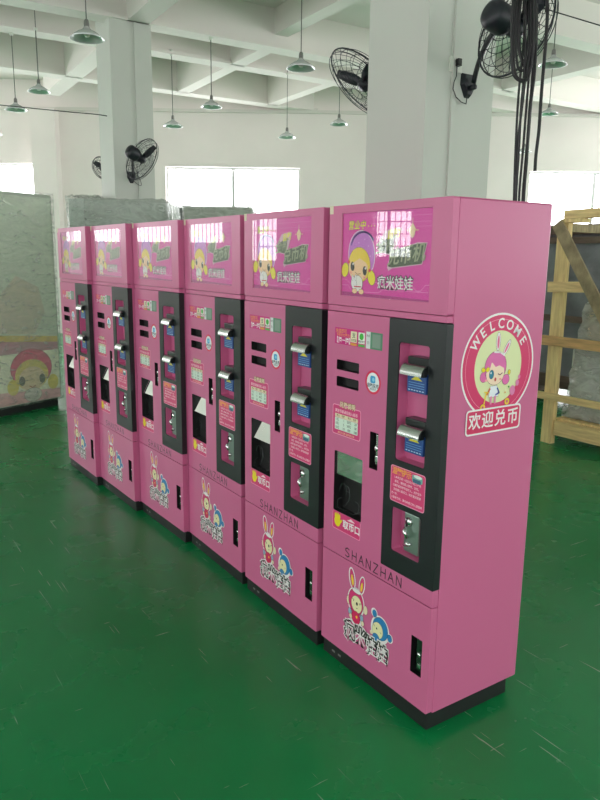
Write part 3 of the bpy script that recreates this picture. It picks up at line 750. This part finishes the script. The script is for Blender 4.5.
for i, (x, y, a) in enumerate(MACH):
    o = proto if i == 0 else copy_tree(proto)
    o.location = (x, y, 0); o.rotation_euler = (0, 0, a); o['label'] = LAB[i]; o['group'] = 'pink coin exchange machines in a row'
def sub(o, nm):
    for k in KIDS(o):
        if k.name.split('.')[0] == nm: return k
mach = sorted([k for k in bpy.data.objects if k.name.split('.')[0] == 'coin_exchange_machine'], key=lambda k: -k.location.x)
for o, dg in zip(mach, FLAP):           # chute flaps tilted back to mirror the bright windows; the nearest stays upright
    fl = sub(sub(o, 'main_door'), 'chute_flap'); Rm = Matrix.Rotation(math.radians(-dg), 3, 'X'); pv = Vector((0, .0085, .790))
    fl.location = pv - Rm @ pv; fl.rotation_euler = Rm.to_euler()
bpy.context.view_layer.update()

# ------------------------------------------------------------------ film-wrapped cabinets
def wrapped(name, label, p0, dirx, width, depth, height, base, inner, film, art=None, group=None, seed=1, bulge=.02):
    """p0 = front right bottom corner as seen; dirx = unit vector towards the viewer's right along the front"""
    ang = math.atan2(dirx.y, dirx.x)
    root = thing(name, Vector((p0.x, p0.y, 0)), label, 'wrapped cabinet', ang, group)
    m = MB(); m.box(-width, 0, 0, depth, base, height, M[inner], .01); m.build('cabinet', root, fixn=True)
    m = MB(); m.box(-width+.03, -.03, .03, depth-.03, 0, base, M['plinth']); m.build('base', root, fixn=True)
    if art: art(root)
    # film: a subdivided, crumpled envelope a little outside the box
    bm = bmesh.new(); bmesh.ops.create_cube(bm, size=1)
    e = .014
    for v in bm.verts: v.co = Vector((-width/2+v.co.x*(width+2*e), depth/2+v.co.y*(depth+2*e), (base+height)/2+v.co.z*(height-base+2*e)))
    bmesh.ops.subdivide_edges(bm, edges=bm.edges[:], cuts=14, use_grid_fill=True)
    rr = random.Random(seed)
    for v in bm.verts:
        n = Vector((0, 0, 0))
        if v.co.x > -.001+e*.5: n.x = 1
        if v.co.x < -width-e*.5: n.x = -1
        if v.co.y < -e*.5: n.y = -1
        if v.co.y > depth+e*.5: n.y = 1
        if v.co.z > height+e*.5: n.z = 1
        v.co += n*rr.uniform(0, bulge)*(.4 if n.length > 1.1 else 1)
    me = bpy.data.meshes.new('stretch_film'); bm.to_mesh(me); bm.free(); me.materials.append(M[film])
    for p in me.polygons: p.use_smooth = True
    o = bpy.data.objects.new('stretch_film', me); COL.objects.link(o); o.parent = root; tag(o, 'crumpled clear plastic stretch film')
    return root
def left_art(root):
    A = Art((0, -.001, 0))
    A.poly([(-1.0, .62), (-.02, .62), (-.02, .70), (-1.0, .78)], (190, 140, 150)); A.poly([(-1.0, .78), (-.02, .70), (-.02, .76), (-1.0, .86)], (216, 190, 110))
    A.poly([(-1.15, .86), (-.02, .76), (-.02, 2.18), (-1.15, 2.18)], (204, 216, 194))
    A.poly([(-.75, .84), (-.30, .80), (-.16, 1.02), (-.22, 1.28), (-.48, 1.40), (-.66, 1.22)], (200, 194, 172)); A.poly([(-1.12, 1.2), (-.85, 1.1), (-.8, 1.5), (-1.0, 1.7)], (160, 182, 170))
    A.poly([(-1.15, .10), (-.02, .10), (-.02, .62), (-1.15, .62)], (232, 236, 208))
    A.poly([(-1.15, .10), (-.02, .10), (-.02, .20), (-1.15, .26)], (226, 178, 178))
    A.tr = lambda u, v: (-.36+(u+.34)*1.22, .36+(v-.36)*1.16)
    # child's head with pink beret
    A.outl(ell(-.34, .44, .20, .17, 0), (214, 96, 124), (150, 60, 80), .006)
    A.poly(ell(-.34, .38, .165, .14, 0), (222, 206, 120)); A.poly(ell(-.34, .345, .13, .11, 0), (226, 206, 168))
    for x in (-.53, -.13): A.poly(ell(x, .29, .055, .07), (222, 206, 96))
    for x in (-.44, -.24): A.poly(ell(x, .335, .030, .042), (96, 96, 84))
    A.line([(-.37, .28), (-.34, .265), (-.31, .28)], .008, (150, 80, 70))
    A.outl(ell(-.34, .20, .085, .06), (214, 212, 200), (140, 130, 120), .004)
    A.tr = None
    A.outl(ell(-.80, .50, .08, .09), (216, 196, 176), (170, 140, 130), .004)
    A.build('printed_front_panel', root)
dl = Vector((-.395, .919, 0))       # along the front, away from the viewer's left
wl = wrapped('wrapped_game_cabinet', 'large film-wrapped cabinet at the far left with a pale cartoon face low down', Vector((-6.16, .46, 0)), dl, 1.25, .95, 2.21, .09, 'palegreen', 'film', left_art, 'film-wrapped cabinets waiting behind the row', 2, .012)
dF = RT
wrapped('wrapped_game_cabinet', 'film-wrapped cabinet behind the fourth and fifth pink machines, its shiny top creased', W(8.5, -1.60), dF, .92, .9, 2.23, .09, 'palegrey', 'filmdense', None, 'film-wrapped cabinets waiting behind the row', 3, .03)
wrapped('wrapped_game_cabinet', 'smooth pale green wrapped cabinet behind the third and fourth pink machines by the window', W(8.0, -.56), dF, .74, .8, 2.15, .09, 'palegreen', 'filmdense', None, 'film-wrapped cabinets waiting behind the row', 4, .008)
wrapped('wrapped_game_cabinet', 'low dark film-wrapped cabinet glimpsed between the two wrapped cabinets behind the row', W(9.75, -1.52), dF, .34, .6, 2.25, .09, 'greypanel', 'film', None, 'film-wrapped cabinets waiting behind the row', 5, .03)
wrapped('wrapped_game_cabinet', 'narrow cabinet loosely wrapped in clear plastic behind the farthest pink machine', W(9.6, -2.72), dF, .36, .5, 2.34, .09, 'palegrey', 'film', None, 'film-wrapped cabinets waiting behind the row', 6, .05)

# ------------------------------------------------------------------ timber crate at the right
def plank(mb, p, q, w, t, m):        # board from p to q, width w in the vertical-ish direction, thickness t along y
    p, q = Vector(p), Vector(q); d = (q-p).normalized(); yv = Vector((0, 1, 0)); s = d.cross(yv).normalized()
    a = s*w/2; b = yv*t/2
    mb.hexa([p-a-b, p+a-b, p+a+b, p-a+b, q-a-b, q+a-b, q+a+b, q-a+b], m)
X0, Y0 = -2.40, 3.72
cr = thing('timber_crate', (X0, Y0, 0), 'open pine timber crate with a slanting brace at the right, behind the nearest pink machine', 'crate')
CW, CD, CH = 1.50, 1.10, 1.93
def board(name, p, q, w, t, m='wood'):
    mb = MB(); m = 'woodx' if m == 'wood' and abs(q[0]-p[0]) > abs(q[2]-p[2]) else m; plank(mb, p, q, w, t, M[m]); return mb.build(name, cr, fixn=True)
board('post', (.055, .02, 0), (.055, .02, 1.93), .105, .06)
board('post', (CW, .02, 0), (CW, .02, 1.93), .105, .06)
board('post', (.055, CD, 0), (.055, CD, 1.93), .105, .06, 'oldwood')
board('post', (CW, CD, 0), (CW, CD, 1.93), .105, .06, 'oldwood')
board('slat', (-.03, -.03, 1.39), (.40, -.03, 1.405), .09, .022)
board('slat', (-.05, -.03, .925), (CW+.06, -.03, .925), .085, .022, 'wood2')
board('slat', (-.06, -.03, .43), (CW+.06, -.03, .44), .06, .03)
board('bottom_rail', (.12, .03, .15), (CW-.06, .03, .15), .13, .05)
board('brace', (.02, -.045, 1.93), (.86, -.045, .70), .105, .022, 'oldwood')
board('top_board', (.06, .04, 2.00), (CW+.06, .04, 2.02), .07, .12)
board('top_block', (.16, .06, 1.93), (.20, .06, 1.93), .09, .10) if False else None
mb = MB(); mb.box(.03, .24, -.02, .10, 1.932, 1.964, M['wood']); mb.build('top_block', cr, fixn=True)
board('rear_slat', (0, CD+.05, 1.42), (CW, CD+.05, 1.42), .09, .02, 'oldwood')
mb = MB(); mb.box(.03, .08, .05, CD-.03, 1.86, 1.93, M['oldwood']); mb.build('side_rail', cr, fixn=True)
mb = MB(); mb.box(.03, .08, .05, CD-.03, .10, .18, M['oldwood']); mb.build('side_rail', cr, fixn=True)
mb = MB(); mb.box(.10, CW-.05, .06, CD-.04, .215, .235, M['wood']); mb.build('deck', cr, fixn=True)
# wrapped machine inside the crate
iw = thing('crated_machine', (X0+.75, Y0+.5, .237), 'film-covered grey machine packed inside the pine timber crate', 'wrapped cabinet')
mb = MB(); mb.box(-.60, .60, -.36, .38, 0, .62, M['palegrey'], .01); mb.box(-.50, .60, -.32, .38, .62, 1.0, M['card'], .01); mb.box(-.35, .60, -.32, .38, 1.0, 1.36, M['palegrey'], .01); mb.build('cabinet', iw, fixn=True)
mb = MB(); mb.box(-.10, .40, -.362, -.355, .30, .55, M['palegrey']); mb.box(-.30, -.18, -.364, -.358, .26, .31, M['card']); mb.build('paper_sheet', iw, fixn=True)
bm = bmesh.new(); bmesh.ops.create_cube(bm, size=1)
for v in bm.verts:
    tp = v.co.z > 0
    v.co = Vector((v.co.x*1.26+(.10 if tp and v.co.x < 0 else 0), .01+v.co.y*(.80 if not tp else .70), 0.01 if not tp else (1.02 if v.co.x < 0 else 1.62)))
bmesh.ops.subdivide_edges(bm, edges=bm.edges[:], cuts=12, use_grid_fill=True)
rr = random.Random(11)
for v in bm.verts: v.co += Vector((rr.uniform(-.010, .010), rr.uniform(-.02, 0) if v.co.y < 0 else rr.uniform(0, .02), rr.uniform(0, .03) if v.co.z > 1.3 else 0))
me = bpy.data.meshes.new('stretch_film'); bm.to_mesh(me); bm.free(); me.materials.append(M['filmdense'])
for p in me.polygons: p.use_smooth = True
o = bpy.data.objects.new('stretch_film', me); COL.objects.link(o); o.parent = iw; tag(o, 'crumpled clear plastic film')
# darker crate behind
dk = thing('dark_timber_crate', (-4.25, 5.25, 0), 'dark timber crate with grey wrapped panels behind the pine crate', 'crate')
mb = MB(); mb.box(.06, 2.2, .06, .8, .30, 1.86, M['greypanel'], .01); mb.build('wrapped_load', dk, fixn=True)
for x in (0.0, .75, 1.5, 2.2):
    mb = MB(); mb.box(x, x+.06, -.02, .04, 0, 1.95, M['greywood']); mb.build('post', dk, fixn=True)
for z in (.28, .95, 1.80, 1.93):
    mb = MB(); mb.box(-.05, 2.3, -.045, -.02, z, z+.07, M['greywood']); mb.build('slat', dk, fixn=True)
mb = MB(); mb.box(0, 2.26, .04, .8, 1.90, 1.99, M['greywood']); mb.build('top_board', dk, fixn=True)
mb = MB(); mb.box(0, 2.26, .06, .8, .18, .30, M['greywood']); mb.box(.1, .2, .06, .8, 0, .18, M['greywood']); mb.box(2.0, 2.1, .06, .8, 0, .18, M['greywood']); mb.build('pallet', dk, fixn=True)

# ------------------------------------------------------------------ pendant lamps
def make_lamp():
    root = thing('pendant_lamp', (0, 0, 0), 'x', 'lamp')
    R_ = .145
    m = MB(); outer = [(.022, .10), (.030, .085), (.045, .072), (.080, .055), (.115, .030), (R_, 0)]; inner = [(R_-.004, .001), (.112, .026), (.078, .050), (.043, .067), (.024, .080)]
    m.lathe(outer+inner, M['shade'], 28); m.v = m.v; s = m.build('lamp_shade', root)
    m = MB(); m.lathe([(0, .16), (.012, .158), (.020, .145), (.023, .12), (.022, .095), (0, .092)], M['cord'], 14); m.build('socket', root, fixn=True)
    m = MB(); m.lathe([(0, .092), (.014, .085), (.018, .070), (.026, .050), (.028, .034), (.020, .018), (0, .012)], M['bulb'], 16); m.build('bulb', root, fixn=True)
    return root
lamp0 = make_lamp()
# name, F, R, z of shade rim, z of cord top
LMP = [(6.58, -1.877, 3.44, 4.5, 'nearest hanging lamp at the upper left, in front of the far left column'),
       (9.946, -3.504, 3.72, 4.5, 'hanging lamp at the left, second largest on that side, left of the far column'),
       (10.171, -3.911, 3.53, 4.5, 'small low hanging lamp at the left edge under the second beam'),
       (10.967, -4.60, 3.34, ZC, 'hanging lamp cut off by the left edge of the photo'),
       (7.592, -.033, 3.47, ZC, 'large hanging lamp at the top middle, left of the half-hidden fan'),
       (10.278, -1.265, 3.62, 4.5, 'hanging lamp on a grey rod from the middle beam, between two columns'),
       (11.073, -1.939, 3.50, 4.5, 'small hanging lamp just right of the far left column'),
       (12.069, -.266, 3.52, 4.5, 'small low hanging lamp above the right end of the middle window'),
       (11.612, .552, 3.65, ZC, 'small hanging lamp below the half-hidden fan, beside the near column'),
       (7.896, 2.588, 3.61, ZC, 'large hanging lamp at the upper right, right of the hanging cables'),
       (11.612, 3.804, 3.84, ZC, 'small hanging lamp at the right, straight below the large one'),
       (14.1, 4.201, 3.63, ZC, 'tiny farthest hanging lamp seen behind the hanging cables')]
for i, (f, r, z, zt, lab) in enumerate(LMP):
    o = lamp0 if i == 0 else copy_tree(lamp0)
    o.location = W(f, r, z); o['label'] = lab; o['group'] = 'hanging factory lamps'
    m = MB(); m.tube([(0, 0, .158), (0, 0, zt-z)], .0075 if i in (5, 1) else .005, M['cord'], 6); m.lathe([(0, -.03), (.022, -.028), (.028, 0), (0, 0)], M['socket'], 12, Matrix.Translation((0, 0, zt-z)))
    m.build('cord', o, fixn=True)

# ------------------------------------------------------------------ wall fans
def make_fan(name, mount, center, axis, wall_n, dia, label, cord=True):
    """mount = point on the wall; center = cage centre; axis = blowing direction"""
    root = thing(name, mount, label, 'fan', 0, 'black wall fans on the columns')
    mount, center, axis, wn = Vector(mount), Vector(center), Vector(axis).normalized(), Vector(wall_n).normalized()
    c = center-mount; R_ = dia/2
    rot = axis.to_track_quat('Z', 'Y').to_matrix().to_4x4(); T = Matrix.Translation(c) @ rot
    cage = MB()
    def ring(r, z, w): 
        pts = [T @ Vector((r*math.cos(2*PI*k/36), r*math.sin(2*PI*k/36), z)) for k in range(37)]; cage.tube(pts, w, M['fan'], 5, False)
    ring(R_, 0, .006); ring(R_*.985, .03, .003)
    for rr_, zf in ((.82, .055), (.6, .075), (.36, .09), (.16, .095)): ring(R_*rr_, zf, .0022)
    for rr_, zf in ((.85, -.045), (.62, -.07), (.38, -.085)): ring(R_*rr_, zf, .0022)
    for k in range(24):
        a = 2*PI*k/24
        for sgn, tw in ((1, .25), (-1, -.25)):
            pts = []
            for j in range(7):
                t = j/6; r = R_*(.14+.86*t); z = sgn*(.095*(1-t**2.2)); an = a+tw*(1-t)
                pts.append(T @ Vector((r*math.cos(an), r*math.sin(an), z)))
            cage.tube(pts, .0017, M['fan'], 4, False)
    cage.build('fan_cage', root)
    mo = MB(); mo.lathe([(0, -.22), (.045, -.218), (.070, -.205), (.080, -.185), (.080, -.105), (.072, -.075), (.04, -.06), (0, -.06)], M['fan'], 24, T); mo.build('motor', root, fixn=True)
    hb = MB(); hb.lathe([(0, .045), (.04, .04), (.05, .02), (.05, -.07), (0, -.07)], M['fan'], 18, T); hb.build('hub', root, fixn=True)
    for k in range(3):
        b = MB(); a0 = 2*PI*k/3+.4; vs = []
        for j in range(8):
            t = j/7; r = .045+(R_*.90-.045)*t; hw = (.016+.022*math.sin(PI*min(t*1.05, 1)**.8))
            for s in (-1, 1):
                an = a0+s*hw/max(r, .08)*.9; vs.append(T @ Vector((r*math.cos(an), r*math.sin(an), s*.022)))
        b.add(vs, [(2*i, 2*i+1, 2*i+3, 2*i+2) for i in range(7)], M['fan'], True)
        ob = b.build('blade', root); sd = ob.modifiers.new('thick', 'SOLIDIFY'); sd.thickness = .003
    # bracket and arm
    u = Vector((0, 0, 1)); s = wn.cross(u).normalized()
    br = MB(); P0 = [(-.055, .06), (.055, .06), (.06, -.01), (.02, -.085), (-.02, -.085), (-.06, -.01)]
    vs = [s*x+u*z+wn*.0 for x, z in P0]+[s*x*.8+u*z*.8+wn*.03 for x, z in P0]; n = 6
    br.add(vs, [tuple(range(n)), tuple(range(2*n-1, n-1, -1))]+[(i, (i+1) % n, n+(i+1) % n, n+i) for i in range(n)], M['fan']); br.tube([wn*.02-u*.03, wn*.075-u*.03], .016, M['fan'], 10)
    br.build('wall_bracket', root, fixn=True)
    e = T @ Vector((0, 0, -.15)); j0 = wn*.06
    ar = MB(); pts = []
    mid = j0*0.4+e*.6; mid = Vector((j0.x*.75+e.x*.25, j0.y*.75+e.y*.25, j0.z*.25+e.z*.75)) if abs(e.z) > .05 else (j0+e)/2
    for k in range(11):
        t = k/10; pts.append(j0*(1-t)**2+mid*2*t*(1-t)+(e-Vector((0, 0, .06)))*t*t)
    ar.tube(pts, .016, M['fan'], 10)
    tl = e-pts[-1]; ar.tube([pts[-1], pts[-1]+tl*.6], .03, M['fan'], 12)
    ar.build('arm', root)
    if cord:
        cb = MB(); pts = []
        for k in range(15):
            t = k/14; pts.append(wn*(.012+.02*math.sin(PI*t))+s*(-.02-.10*math.sin(PI*t)*1.0+.0*t)+u*(-.05-.10*math.sin(PI*t)+.22*t*t))
        cb.tube(pts, .0035, M['cable'], 6); cb.build('power_cord', root)
    return root
def axis_at(u, v, a, b, c):               # direction given as away / right / up as seen along the sight line
    w = (fwd + r2*((u-300)/FPX) - u2*((v-400)/FPX)).normalized(); rr = w.cross(Vector((0, 0, 1))).normalized(); uu = rr.cross(w)
    return w*a + rr*b + uu*c
AX = axis_at(517, 31, .62, .65, -.43)
nB = -GA                                   # outward normal of the columns' camera-side face
def ray(u, v):
    return fwd + r2*((u-300)/FPX) - u2*((v-400)/FPX)
def on_depth(u, v, D):
    d = ray(u, v); return CAMP + d*(D/d.dot(FW))
def on_faceA(u, v, a):                      # point on a grid plane A = a
    d = ray(u, v); return CAMP + d*(a/d.dot(GA))
m1 = on_faceA(467, 84, 3.553)
make_fan('wall_fan', m1, on_depth(515, 29, 4.25), AX, nB, .52, 'large black wall fan on the near column seen from behind, motor towards the viewer', False)
m3_ = on_faceA(131.5, 176.5, 9.372)
AX3 = axis_at(141, 158, .52, .72, -.46)
make_fan('wall_fan', m3_, on_depth(141.5, 159, 9.13), AX3, nB, .54, 'black wall fan on the dark far column at the left')
AX2 = axis_at(365, 84, -.42, -.60, -.68)
c2 = on_depth(365, 84, 5.5)
make_fan('wall_fan', G(4.153, 3.30, c2.z-.28), c2, AX2, GA, .63, 'black wall fan half hidden behind the near column', False)
c4 = on_depth(103, 168, 10.9)
make_fan('wall_fan', G(9.97, 2.95, c4.z-.2), c4, -fwd*.7 - r2*.35 - u2*.6, GA, .34, 'small wall fan mostly hidden behind the far left column', False)
# socket and plug for the near fan
sp = on_faceA(455, 65, 3.553)
sk = thing('wall_socket', sp, 'white wall socket with a black plug on the near column beside the fan', 'socket')
s_ = GB
def sbox(mb, ss0, ss1, z0, z1, d0, d1, m):
    mb.hexa([s_*a+Vector((0, 0, z))+nB*d for z in (z0, z1) for a, d in ((ss0, d0), (ss1, d0), (ss1, d1), (ss0, d1))], m)
mb = MB(); sbox(mb, -.05, .05, -.045, .045, 0, .012, M['socket']); mb.build('socket_plate', sk, fixn=True)
pg = thing('fan_plug_cord', sp, 'thin black fan cord looping down from the plug in the wall socket', 'cord')
mb = MB(); sbox(mb, -.012, .016, -.012, .03, .012, .045, M['cable'])
lo = [(455, 66), (457, 75), (456, 84), (452, 92), (453, 100), (460, 107), (467, 108), (468, 98), (467, 90)]
mb.tube([on_faceA(u, v, 3.553-.03)-sp for u, v in [(456, 60), (457, 68), (456.5, 76), (454, 82), (453, 89), (456, 97), (461, 102), (466, 104), (467, 97), (467.5, 90)]], .0035, M['cable'], 6)
mb.build('plug_and_cord', pg, fixn=True)

# ------------------------------------------------------------------ hanging cables
def smooth(pts, n=6):
    out = []; P_ = [Vector(p) for p in pts]
    for i in range(len(P_)-1):
        a = P_[max(i-1, 0)]; b = P_[i]; c = P_[i+1]; d = P_[min(i+2, len(P_)-1)]
        for k in range(n):
            t = k/n; out.append(.5*((2*b)+(-a+c)*t+(2*a-5*b+4*c-d)*t*t+(-a+3*b-3*c+d)*t**3))
    out.append(P_[-1]); return out
base = on_depth(528, 10, 3.7); base.z = 0
cbn = thing('cable_bundle', Vector((base.x, base.y, 3.0)), 'tied hank of black electric cables hanging from the ceiling beside the near fan', 'cables')
O_ = Vector((base.x, base.y, 3.0))
def cable(name, px, D, r=.0062, parent=cbn, top=True):
    pts = []
    for i, (u, v) in enumerate(px): pts.append(on_depth(u, v, D)-O_)
    if top:
        p = pts[0].copy(); p.z = ZC-3.0; pts = [p]+pts
    m = MB(); m.tube(smooth(pts, 5), r, M['cable'], 7); return m.build(name, parent)
cable('cable', [(526, -30), (525, 2), (524, 40), (519, 90), (516, 140), (514, 200), (513, 260)], 3.70)
cable('cable', [(529, -30), (530, 5), (528, 50), (523, 100), (517, 150), (516, 200), (515, 260)], 3.72)
cable('cable', [(531, -30), (533, 4), (530, 60), (527, 100), (523, 150), (519, 200), (518, 260)], 3.74)
cable('cable', [(533, -30), (536, 4), (534, 60), (530, 110), (527, 150), (523, 200), (522, 260)], 3.76, .009)
cable('cable', [(534, -30), (537, 8), (535, 70), (529, 120), (527, 160), (524, 200), (523, 260)], 3.70)
cable('cable', [(528, -30), (526, 5), (525, 60), (521, 110), (519, 150), (516, 200), (515, 260)], 3.68)
for k, (a, b, bot) in enumerate((((512, 4), (534, 5), 81), ((514, 3), (531, 6), 79), ((516, 5), (529, 4), 70), ((520, 4), (536, 8), 66), ((518, 2), (533, 4), 60))):
    D = 3.66+.012*k; cx = (a[0]+b[0])/2
    px = [(a[0]+2, a[1]-10), (a[0], a[1]+8), (a[0]-.5, bot*.6), (a[0]+1, bot-8), (cx-3, bot), (cx+4, bot-1), (b[0]-4, bot-9), (b[0]-1, bot*.6), (b[0], b[1]+8), (b[0]-1, b[1]-10)]
    cable('cable_loop', px, D, .0062, cbn, False)
m = MB(); pts = [on_depth(524+17*math.cos(t*.7)*.5, -4+3*math.sin(t), 3.62)-O_ for t in range(10)]
m.tube(smooth(pts, 4), .008, M['cable'], 6); m.build('tie_cord', cbn)
lc = thing('hanging_cable', O_, 'single black cable hanging alone, ending above the right window', 'cable')
cable('cable', [(549.5, -30), (548, 5), (546, 40), (543, 75), (541, 100), (539, 130), (536, 155), (535, 171)], 3.9, .009, lc)
# thin wires across the hall
w1 = thing('overhead_wire', on_depth(107, 116, 9.9), 'thin twisted wire stretched from the left edge to the far column', 'wire')
p1_ = on_depth(107, 116, 9.25); w1.location = p1_
m = MB(); m.tube(smooth([on_depth(u, v, 9.25)-p1_ for u, v in ((107, 116), (96, 114.3), (70, 112), (30, 108), (0, 105), (-60, 100), (-150, 92))], 4), .006, M['cable'], 5); m.build('wire', w1)
w2 = thing('overhead_wire', on_depth(552, 11, 6.0), 'thin dark wire running to the upper right edge above the large lamp', 'wire')
p2_ = on_depth(552, 11, 6.0); w2.location = p2_
m = MB(); m.tube([on_depth(u, v, 6.0)-p2_ for u, v in ((520, -1), (552, 11), (600, 25.5), (680, 49))], .005, M['cable'], 5); m.build('wire', w2)
